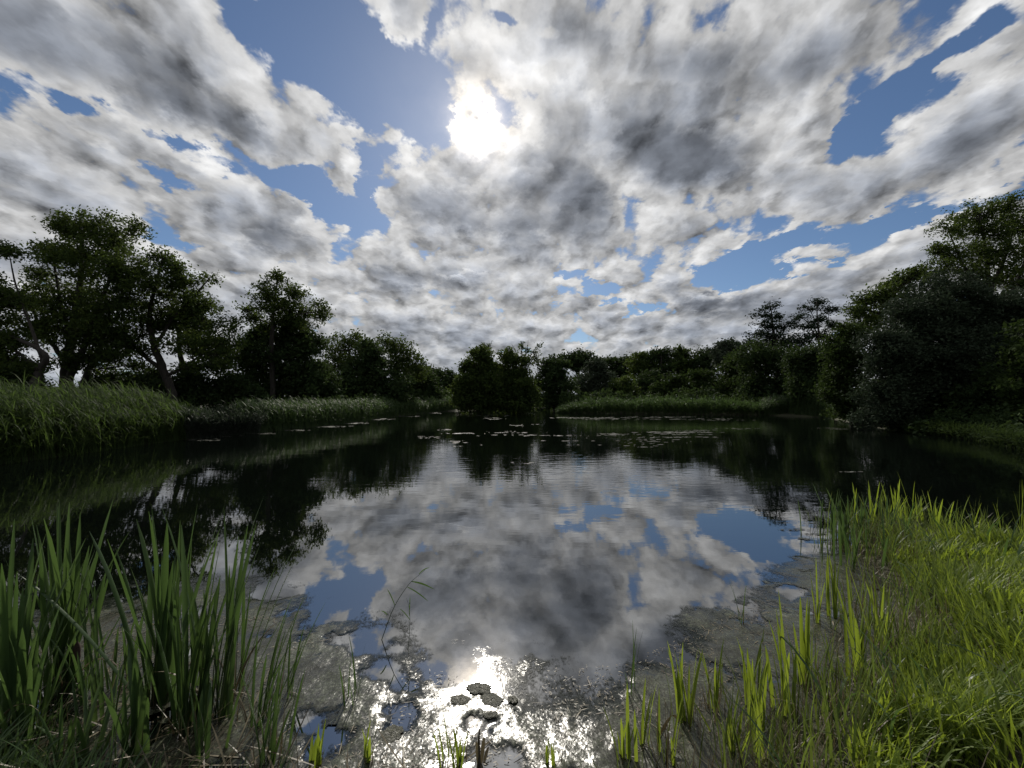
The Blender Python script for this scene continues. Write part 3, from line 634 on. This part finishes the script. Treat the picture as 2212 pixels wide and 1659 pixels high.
# single plants, each rooted where the water or the bank meets it
def plant(name, label, cat, px, py, top, n, spread=.22, width=.018, mat='cat', lean=None, kap=(.05, .5), stub=0, short=.45, group=None, base_r=.035, th=None, seg=9, bz=0.0):
    p = onwater(px, py, bz); H = (py - top) / F * p.y * 1.04
    b = Bag()
    az = rng.uniform(0, 2 * math.pi, n) if lean is None else math.pi / 2 * 0 + rng.normal(0, .5, n) + np.where(rng.random(n) < .5 + .5 * lean, 0, math.pi)
    LL = H * rng.uniform(short, 1.04, n); LL[0] = H * 1.02
    th0 = np.abs(rng.normal(0, spread, n)) if th is None else rng.uniform(*th, n)
    base = np.stack([rng.normal(0, base_r, n), rng.normal(0, base_r, n), np.full(n, -.12)], 1)
    b.add(*blades(base, LL + .12, az, th0 * .8, rng.uniform(*kap, n) * .6, width * rng.uniform(.7, 1.15, n), seg=seg, prof='strap' if width > .012 else 'leaf', fold=.35))
    root = tag(empty(name, p), label, cat, group)
    lv = b.build('leaves', M[mat], root)
    m_ = max(3, n // 3) + stub
    if width > .014 and not bz:
        o_ = Bag(); k_ = max(2, n // 9)
        o_.add(*blades(np.stack([rng.normal(0, base_r, k_), rng.normal(0, base_r, k_), np.full(k_, -.1)], 1), H * rng.uniform(.3, .6, k_), rng.uniform(0, 6.28, k_), rng.uniform(.1, .4, k_), rng.uniform(.8, 2.0, k_), width * .7, seg=9, fold=.35))
        o_.build('withered_leaves', M['dead'], root)
    s = Bag(); bs = np.stack([rng.normal(0, base_r * 1.2, m_), rng.normal(0, base_r * 1.2, m_), np.full(m_, -.1)], 1)
    s.add(*blades(bs, .1 + rng.uniform(.06, .22, m_) * (1 + (stub > 0) * .3), rng.uniform(0, 6.28, m_), rng.uniform(0, .5, m_), 0, .009, seg=3, prof='stem', fold=.5))
    if not bz: s.build('dead_sheath', M['dead'], root)
    return root
catg = 'cattail clumps in the left foreground'
for a in [
    ('tall fan of cattail leaves standing left beside the brown seed head', 138, 1500, 1128, 24, .16, .021, 0),
    ('biggest cattail clump, dense upright leaves in the middle of the left foreground', 356, 1517, 1122, 30, .2, .020, 0),
    ('straight cattail clump with a thick pale foot just right of the biggest clump', 398, 1583, 1180, 15, .12, .021, .1),
    ('tall narrow cattail clump whose tips rise highest right of the biggest clump', 470, 1548, 1122, 16, .13, .019, .4),
    ('spreading V shaped cattail clump at the bottom left of the biggest clump', 292, 1637, 1400, 11, .28, .020, 0),
    ('short splayed cattail clump at the bottom edge, right end of the left group', 576, 1652, 1440, 9, .24, .019, .2),
    ('slim arching cattail clump leaning right near the end of the left group', 553, 1560, 1300, 9, .3, .012, .9),
    ('loose cattail clump with long thin leaves bending right', 499, 1500, 1175, 11, .26, .014, .8),
    ('outermost slender cattail shoot with a few fine tips out in the scum', 608, 1500, 1290, 6, .2, .010, .8),
    ('small bright cattail sprout below the narrow tall clump', 445, 1625, 1470, 8, .16, .016, 0),
    ('cattail clump cut by the left edge of the view', 8, 1590, 1165, 18, .2, .020, 0),
    ('leafy low cattail clump near the bottom left corner', 60, 1610, 1340, 16, .3, .016, 0),
    ('thin pair of curling cattail leaves between the two big clumps', 240, 1505, 1240, 6, .2, .013, -.6),
    ('small upright cattail shoot behind the V shaped clump', 270, 1475, 1320, 7, .15, .014, 0),
    ('slanting dark cattail stems below the seed head', 205, 1590, 1420, 8, .4, .014, -.6),
    ('grassy cattail tuft at the bottom edge below the seed head', 165, 1655, 1500, 14, .4, .014, 0)]:
    plant('cattail_plant', a[0], 'cattail', a[1], a[2], a[3], int(a[4] * 1.25), a[5], a[6] * 1.45, 'cat', a[7] if a[7] else None, group=catg, stub=3)
# the one with a seed head
p = onwater(178, 1530); root = tag(empty('seeding_cattail', p), 'cattail stalk carrying the single dark brown seed head', 'cattail')
hd = [at(164, 1440, p.y) - p, at(167, 1385, p.y) - p]
s = Bag(); s.add(*tube([(0, 0, -.1), tuple(hd[0] * .5 + Vector((.01, 0, 0))), tuple(hd[0]), tuple(hd[1]), tuple(hd[1] * 1.25)], [.005, .005, .004, .003, .001], 6)); s.build('stalk', M['cat'], root, True)
s = Bag(); q = np.linspace(0, 1, 9); s.add(*tube(np.array([tuple(hd[0].lerp(hd[1], f)) for f in q]), np.array([.003, .012, .0155, .017, .0165, .017, .0155, .011, .002]), 10)); s.build('seed_head', M['seed'], root, True)
b = Bag(); b.add(*blades(np.zeros((4, 3)), .5, rng.uniform(0, 6, 4), .25, .4, .014, seg=8, prof='strap', fold=.35)); b.build('leaves', M['cat'], root)
# sprouts along the front and the right margin
spg = 'green sprouts rising from the shallows'
for a in [
    ('short pair of bright blades at the bottom edge, left of the sun glitter', 683, 1655, 1590, 5, .3, .013),
    ('single arched bright sprout at the bottom edge below the bent reed', 785, 1650, 1580, 5, .35, .011),
    ('thin green sprout standing among the scum left of the glitter', 760, 1512, 1402, 5, .18, .007),
    ('upright blade cluster at the bottom edge just left of the glitter', 972, 1652, 1552, 5, .12, .011),
    ('slanting blade at the bottom edge directly under the glitter', 1003, 1652, 1595, 3, .2, .011),
    ('lone short blade at the bottom edge right of the glitter', 1187, 1655, 1595, 4, .15, .010),
    ('bright upright sprout group near the bottom edge right of centre', 1352, 1640, 1520, 7, .12, .013),
    ('taller sprout beside the bright group near the bottom edge', 1386, 1612, 1492, 4, .12, .011),
    ('sprout at the bottom edge between the bright group and the brown footed clump', 1436, 1650, 1530, 5, .15, .011),
    ('clump of broad blades on a rotten brown foot', 1485, 1560, 1412, 10, .13, .015),
    ('fine sprout with two leaves right of the brown footed clump', 1545, 1535, 1414, 5, .12, .010),
    ('curved dark blade arching over near the bottom edge', 1579, 1612, 1500, 6, .3, .012),
    ('low fan of blades among the scum in the right shallows', 1617, 1516, 1402, 9, .15, .012),
    ('slender reed sprout standing alone far out in the right shallows', 1606, 1346, 1272, 3, .12, .006),
    ('thin leaning sprout out in the scum right of the glitter', 1365, 1495, 1372, 4, .15, .006),
    ('tall blade group leaning left in front of the grassy bank', 1700, 1545, 1330, 8, .12, .014),
    ('broad upright blades rising beside the bank, behind the leaning group', 1733, 1480, 1310, 9, .12, .014),
    ('reed with a tufted top at the outer edge of the margin', 1765, 1345, 1215, 5, .12, .009),
    ('yellow green reed next to the tufted one', 1800, 1335, 1225, 6, .1, .013),
    ('pair of blades at the bottom edge in front of the grass', 1655, 1650, 1520, 7, .2, .014),
    ('stout bright clump on the bank edge in mid right', 1850, 1475, 1270, 10, .12, .016),
    ('green clump against the bank grass right of the stout one', 1905, 1400, 1240, 10, .13, .014),
    ('lone blade rising from brown stems at the foot of the bank', 1640, 1580, 1430, 6, .12, .012)]:
    plant('reed_sprout', a[0], 'reed', a[1], a[2], a[3] - 12, a[4] + 2, a[5], a[6] * 1.45, 'grass' if a[6] > .0085 else 'cat', group=spg, stub=9 if 'brown foot' in a[0] else 0, base_r=.022)
tipg = 'tall leafy clumps at the tip of the grassy bank'
for i_, (px_, py_, tp, n_, lb) in enumerate([
    (1835, 1150, 1062, 22, 'leftmost tall clump at the tip of the grassy bank, dark green blades'),
    (1868, 1165, 1052, 24, 'second tall clump at the tip of the grassy bank, nearer and fuller'),
    (1905, 1140, 1040, 26, 'highest clump at the tip of the grassy bank'),
    (1950, 1150, 1052, 24, 'bright clump right of the highest one at the bank tip'),
    (1990, 1140, 1066, 18, 'rightmost low clump where the bank tip begins to slope'),
    (1850, 1205, 1110, 18, 'short dark clump at the water edge below the bank tip')]):
    plant('reed_clump', lb, 'reed', px_, py_, tp, n_, .2, .022, 'grass' if i_ in (2, 3, 4) else 'cat', group=tipg, base_r=.16, bz=.1)
for px_, py_, tp, n_, lb in [(1972, 1110, 1022, 4, 'thin flowering grass stem leaning right above the bank tip'), (2108, 1135, 1068, 5, 'leafy weed standing up against the black water'), (2158, 1140, 1078, 3, 'fine seed stem right of the leafy weed'), (2205, 1150, 1040, 5, 'tall stem at the right edge against the black water')]:
    plant('grass_stem', lb, 'grass stem', px_, py_, tp, n_, .22, .008, 'grass', base_r=.01, bz=.3)

# the bent reed and its curled neighbour
def stem_plant(name, label, pts, leaves, Yd=None, r=.0032, mat='cat'):
    p0 = onwater(*pts[0]); Yd = p0.y; root = tag(empty(name, p0), label, 'reed')
    P_ = [at(a, b_, Yd) - p0 for a, b_ in pts]; P_[0].z = -.08
    A = np.array([tuple(q) for q in P_]); q = np.linspace(0, len(A) - 1, 12)
    A2 = np.stack([np.interp(q, range(len(A)), A[:, c_]) for c_ in range(3)], 1); A2[1:-1] = (A2[:-2] + 2 * A2[1:-1] + A2[2:]) / 4
    s = Bag(); s.add(*tube(A2, np.linspace(r, r * .3, 12), 5)); s.build('stem', M[mat], root, True)
    for (x0, y0, x1, y1, w) in leaves:
        a = at(x0, y0, Yd) - p0; b_ = at(x1, y1, Yd + rng.uniform(-.05, .05)) - p0; d = b_ - a; mid = a + d * .5 + Vector((0, 0, .018))
        t_ = np.linspace(0, 1, 8)[:, None]; c = (1 - t_) ** 2 * np.array(a) + 2 * t_ * (1 - t_) * np.array(mid) + t_ ** 2 * np.array(b_)
        sd = np.array(d.cross(Vector((0, 1, .25))).normalized()); wd = (w * .5 * np.sqrt(np.maximum(0, np.sin(np.clip(t_ * .93 + .07, 0, 1) * math.pi))))
        v = np.stack([c - sd * wd, c + np.array([0, .35, .1]) * wd, c + sd * wd], 1).reshape(-1, 3); i_ = np.arange(7) * 3
        f = np.concatenate([np.stack([i_ + k_, i_ + k_ + 1, i_ + k_ + 4, i_ + k_ + 3], -1) for k_ in (0, 1)])
        lf = Bag(); lf.add(v, f, np.full(len(v), rng.random())); lf.build('leaf', M[mat], root)
stem_plant('bent_reed', 'long leaning reed with narrow leaves standing alone in open water', [(816, 1382), (850, 1310), (885, 1258), (918, 1232)],
    [(888, 1256, 940, 1274, .011), (888, 1256, 930, 1268, .008), (880, 1268, 926, 1300, .010), (853, 1308, 836, 1272, .008), (836, 1328, 822, 1320, .009), (905, 1240, 928, 1226, .008)])
stem_plant('curled_reed', 'thin reed curling over right beside the long leaning reed', [(880, 1402), (886, 1345), (884, 1310), (878, 1292)], [(886, 1340, 862, 1314, .007), (884, 1330, 886, 1288, .006)], r=.0022)
stem_plant('dead_cattail_stub', 'dark broken stub at the bottom edge in the glitter', [(1036, 1650), (1034, 1600), (1036, 1575)], [(1040, 1650, 1046, 1590, .018), (1032, 1650, 1029, 1600, .015), (1044, 1655, 1056, 1612, .016)], r=.009, mat='dead')
stem_plant('fallen_blade', 'pale broken blade slanting across the water right of the bright sprouts', [(1398, 1610), (1430, 1590), (1450, 1545)], [(1422, 1595, 1452, 1545, .02), (1452, 1545, 1468, 1560, .014)], r=.003, mat='dead')

# ================================================================ weed and algae floating on the pond
dx = .016
ax = np.arange(-4.4, 3.9, dx); ay = np.arange(1.1, 5.4, dx); AX, AY = np.meshgrid(ax, ay)
f1 = fbm(AX, AY, 1.1, 5, 31); f2 = fbm(AX, AY, 6.5, 3, 41)
# reaches further out on both sides than in the middle
PXX = 1106 + F * AX / AY
reach = CAMH * F / (np.interp(PXX, [-400, 0, 300, 600, 720, 830, 1000, 1150, 1350, 1450, 1560, 1700, 1780, 1850, 2000], [1330, 1300, 1270, 1280, 1330, 1395, 1400, 1398, 1385, 1330, 1290, 1240, 1190, 1150, 1140]) - 862) + 0 * .22 * np.abs(AX + .1)
cover = np.minimum((reach - AY) * 1.3, .9) + (f1 - .5) * 1.9 + (f2 - .5) * .6 + .05
hole = (fbm(AX, AY, 2.8, 4, 71) - .53) * 9
keep = (cover > -.45) & (hole < 1.5) & (sdist(AX, AY) < .1)
zz = .003 + .010 * np.clip(cover, 0, 1) * fbm(AX, AY, 13, 2, 3) + .012 * np.clip(fbm(AX, AY, 4.2, 2, 77) - .5, 0, 1) * 2
eff = np.clip((cover * 1.2 - np.clip(hole, 0, 1)) * 2, 0, 1); zz = .003 + (zz - .003) * eff
vid = np.arange(AX.size).reshape(AX.shape)
kk = keep[:-1, :-1] & keep[1:, :-1] & keep[:-1, 1:] & keep[1:, 1:]
F4 = np.stack([vid[:-1, :-1][kk], vid[:-1, 1:][kk], vid[1:, 1:][kk], vid[1:, :-1][kk]], -1)
u_, inv = np.unique(F4, return_inverse=True)
alg = mesh_obj('floating_algae', np.stack([AX, AY, zz], -1).reshape(-1, 3)[u_], inv.reshape(-1, 4), M['algae'], tone=(np.clip(cover * 1.2 - np.clip(hole, 0, 1), -.6, 1)).ravel()[u_], smooth_=True)
tag(alg, 'glinting blanket of algae and scum floating in the near shallows', 'algae', kind='stuff')
def lump(px_, py_, r, lb):
    p = onwater(px_, py_); n = 20; b = Bag(); rings = 7; vv = []
    ph = rng.uniform(0, 6, 4)
    for j in range(rings + 1):
        t_ = j / rings
        for i_ in range(n):
            a = i_ / n * 2 * math.pi; rr = r * t_ * (1 + .13 * math.sin(2 * a + ph[0]) + .1 * math.sin(5 * a + ph[1]) + .10 * math.sin(9 * a + ph[2]) + .12 * rng.random())
            vv.append((rr * math.cos(a), rr * .8 * math.sin(a), .003 * (1 - t_ ** 3) + .004 * rng.random() * (t_ < .99) - .002))
    i_ = (np.arange(rings)[:, None] * n + np.arange(n)[None, :]).ravel(); i2 = (np.arange(rings)[:, None] * n + (np.arange(n)[None, :] + 1) % n).ravel()
    r *= 1; o = mesh_obj('algae_lump', vv, np.stack([i_, i2, i2 + n, i_ + n], -1), M['lump'], smooth_=True); o.location = (p.x, p.y, .012)
    tag(o, lb, 'algae', 'raised algae lumps in the glitter')
m = material('algae_lump'); pos = node('ShaderNodeNewGeometry', out='Position'); nz = noise(pos, 70, 4, .7)
finish(principled(Base_Color=ramp(nz, (.3, (.01, .012, .006)), (.7, (.05, .052, .025))), Roughness=.4, Specular_IOR_Level=.4, Normal=node('ShaderNodeBump', ins={'Strength': 1, 'Distance': 1, 'Height': nz * .012}))); M['lump'] = m
for a in [(1035, 1490, .062, 'largest dark round lump of algae inside the glitter'), (1062, 1515, .058, 'second round algae lump touching the largest, nearer the viewer'), (994, 1515, .05, 'round algae lump on the left side of the glitter'),
          (1108, 1515, .030, 'small algae lump on the right side of the glitter'), (1060, 1548, .035, 'small greenish algae lump below the others in the glitter'), (845, 1590, .06, 'pale algae lump left of the glitter by the open dark patch')]: lump(*a)
# thin rafts of weed further out
def rafts(name, label, spots, k_):
    b = Bag()
    for (px_, py_, w, h_, n) in spots:
        rows = rng.uniform(-1, 1, 5) * h_
        for q in range(int(n * 2.6)):
            cx, cy = px_ + rng.normal(0, .5) * w, py_ + rows[rng.integers(0, 5)] + rng.normal(0, .25)
            p = onwater(cx, cy); s_ = p.y / F
            L = rng.uniform(1, 9) * s_ * rng.uniform(.5, 1.3); D_ = L * rng.uniform(.2, .5); m_ = 10; a = np.arange(m_) / m_ * 2 * math.pi
            rr = rng.uniform(.55, 1.1, m_)
            v = np.stack([p.x + L * rr * np.cos(a), p.y + D_ * rr * np.sin(a), np.full(m_, .006 + .002 * rng.random())], -1)
            v = np.concatenate([v, [[p.x, p.y, .012]]]); i_ = np.arange(0, m_, 2)
            b.add(v, np.stack([np.full(m_ // 2, m_), i_, i_ + 1, (i_ + 2) % m_], -1), np.full(len(v), rng.random()))
    tag(b.build(name, M[k_]), label, 'water weed', kind='stuff')
m = material('pond_weed'); pos = node('ShaderNodeNewGeometry', out='Position'); nz = noise(pos, 9, 4, .7)
finish(principled(Base_Color=ramp(nz, (.3, (.04, .045, .035)), (.7, (.12, .12, .10))), Roughness=.6, IOR=1.3, Normal=node('ShaderNodeBump', ins={'Strength': 1, 'Distance': 1, 'Height': noise(pos, 30, 3) * .006}))); M['weed'] = m
rafts('floating_weed', 'pale streaks of weed floating across the far part of the pond',
    [(1065,903,25,3,8),(1050,898,60,2,7),(1230,901,60,3,14),(1300,905,50,2,12),(1440,903,90,3,26),(1540,906,60,2,16),(1000,936,30,1,8),(960,928,20,1,4),(1330,938,30,3,14),(1440,934,50,3,34),(1500,932,45,3,30),(1470,942,70,4,22),(1420,952,60,4,12),(1250,950,150,14,16),(1400,962,60,6,8),(1090,938,60,6,10),(1140,1000,30,2,3),(990,958,20,8,6),(1340,902,100,3,18),(1590,925,40,3,6),(1840,1020,30,1,8),(1800,925,30,2,6),(930,945,25,2,6),(1130,918,30,4,4)], 'weed')
rafts('floating_weed', 'thin pale scum line hugging the left bank', [(440,950,40,2,14),(480,943,30,2,14),(560,936,30,2,10),(640,930,30,1.5,14),(720,921,40,1.5,20),(770,914,25,1.5,16),(820,906,30,1.2,12),(880,899,30,1,10),(940,892,20,1,6)], 'weed')
rafts('floating_weed', 'brownish weed patches off the tip of the grassy bank', [(1720,1145,26,2,10),(1760,1155,30,4,10),(1790,1170,30,8,12),(1800,1200,30,15,20),(1810,1150,20,5,8),(1740,1165,20,4,4),(1830,1240,20,20,16),(1760,1235,30,10,10)], 'algae')

# flecks, straw and bits of stem drifting on the scum
nf = 8500; fx, fy = scatter(nf * 3, -3.6, 3.4, 1.35, 4.6, lambda x, y: (sdist(x, y) < -.02) & (fbm(x, y, 1.7, 3, 88) > .45) & (CAMH * F / (np.interp(1106 + F * x / y, [0, 300, 600, 830, 1000, 1350, 1560, 1780, 1850], [1330, 1310, 1320, 1430, 1440, 1420, 1320, 1220, 1180]) - 862) > y)); fx, fy = fx[:nf], fy[:nf]
b = Bag(); n = len(fx)
b.add(*blades(np.stack([fx, fy, np.full(n, .009)], 1), rng.uniform(.007, .026, n) * (1 + 2 * (rng.random(n) < .06)), rng.uniform(0, 6.28, n), 1.5, rng.uniform(-.1, .12, n), rng.uniform(.0025, .008, n), seg=2, tw=0))
tag(b.build('drifting_straw', M['dead']), 'bits of straw and leaf drifting on the scum near the bank', 'straw', kind='stuff')
# broad leaved weeds and dry stalks among the bank grass
sx, sy = scatter(2600, .9, 7, .8, 5.4, lambda x, y: (sdist(x, y) > .1) & vis(x, y, .2) & (fbm(x, y, 1.5, 2, 66) > .5) & (y < 4.45 - 1.1 * (x - 4.4)))
grass('dead_stems', 'scattered straw coloured stalks standing in the bank grass', sx, sy, (.15, .38), (.003, .006), 'dead', (.1, .9), (0, .8), cat='dead stems')
sx, sy = scatter(1500, .9, 7, .8, 5.4, lambda x, y: (sdist(x, y) > .15) & vis(x, y, .2) & (fbm(x, y, 2.0, 2, 67) > .5) & (y < 4.45 - 1.1 * (x - 4.4)))
grass('broad_grass', 'taller broad bluish blades scattered through the bank grass', sx, sy, (.25, .5), (.010, .018), 'cat', (.1, .6), (.2, 1.6), seg=7)
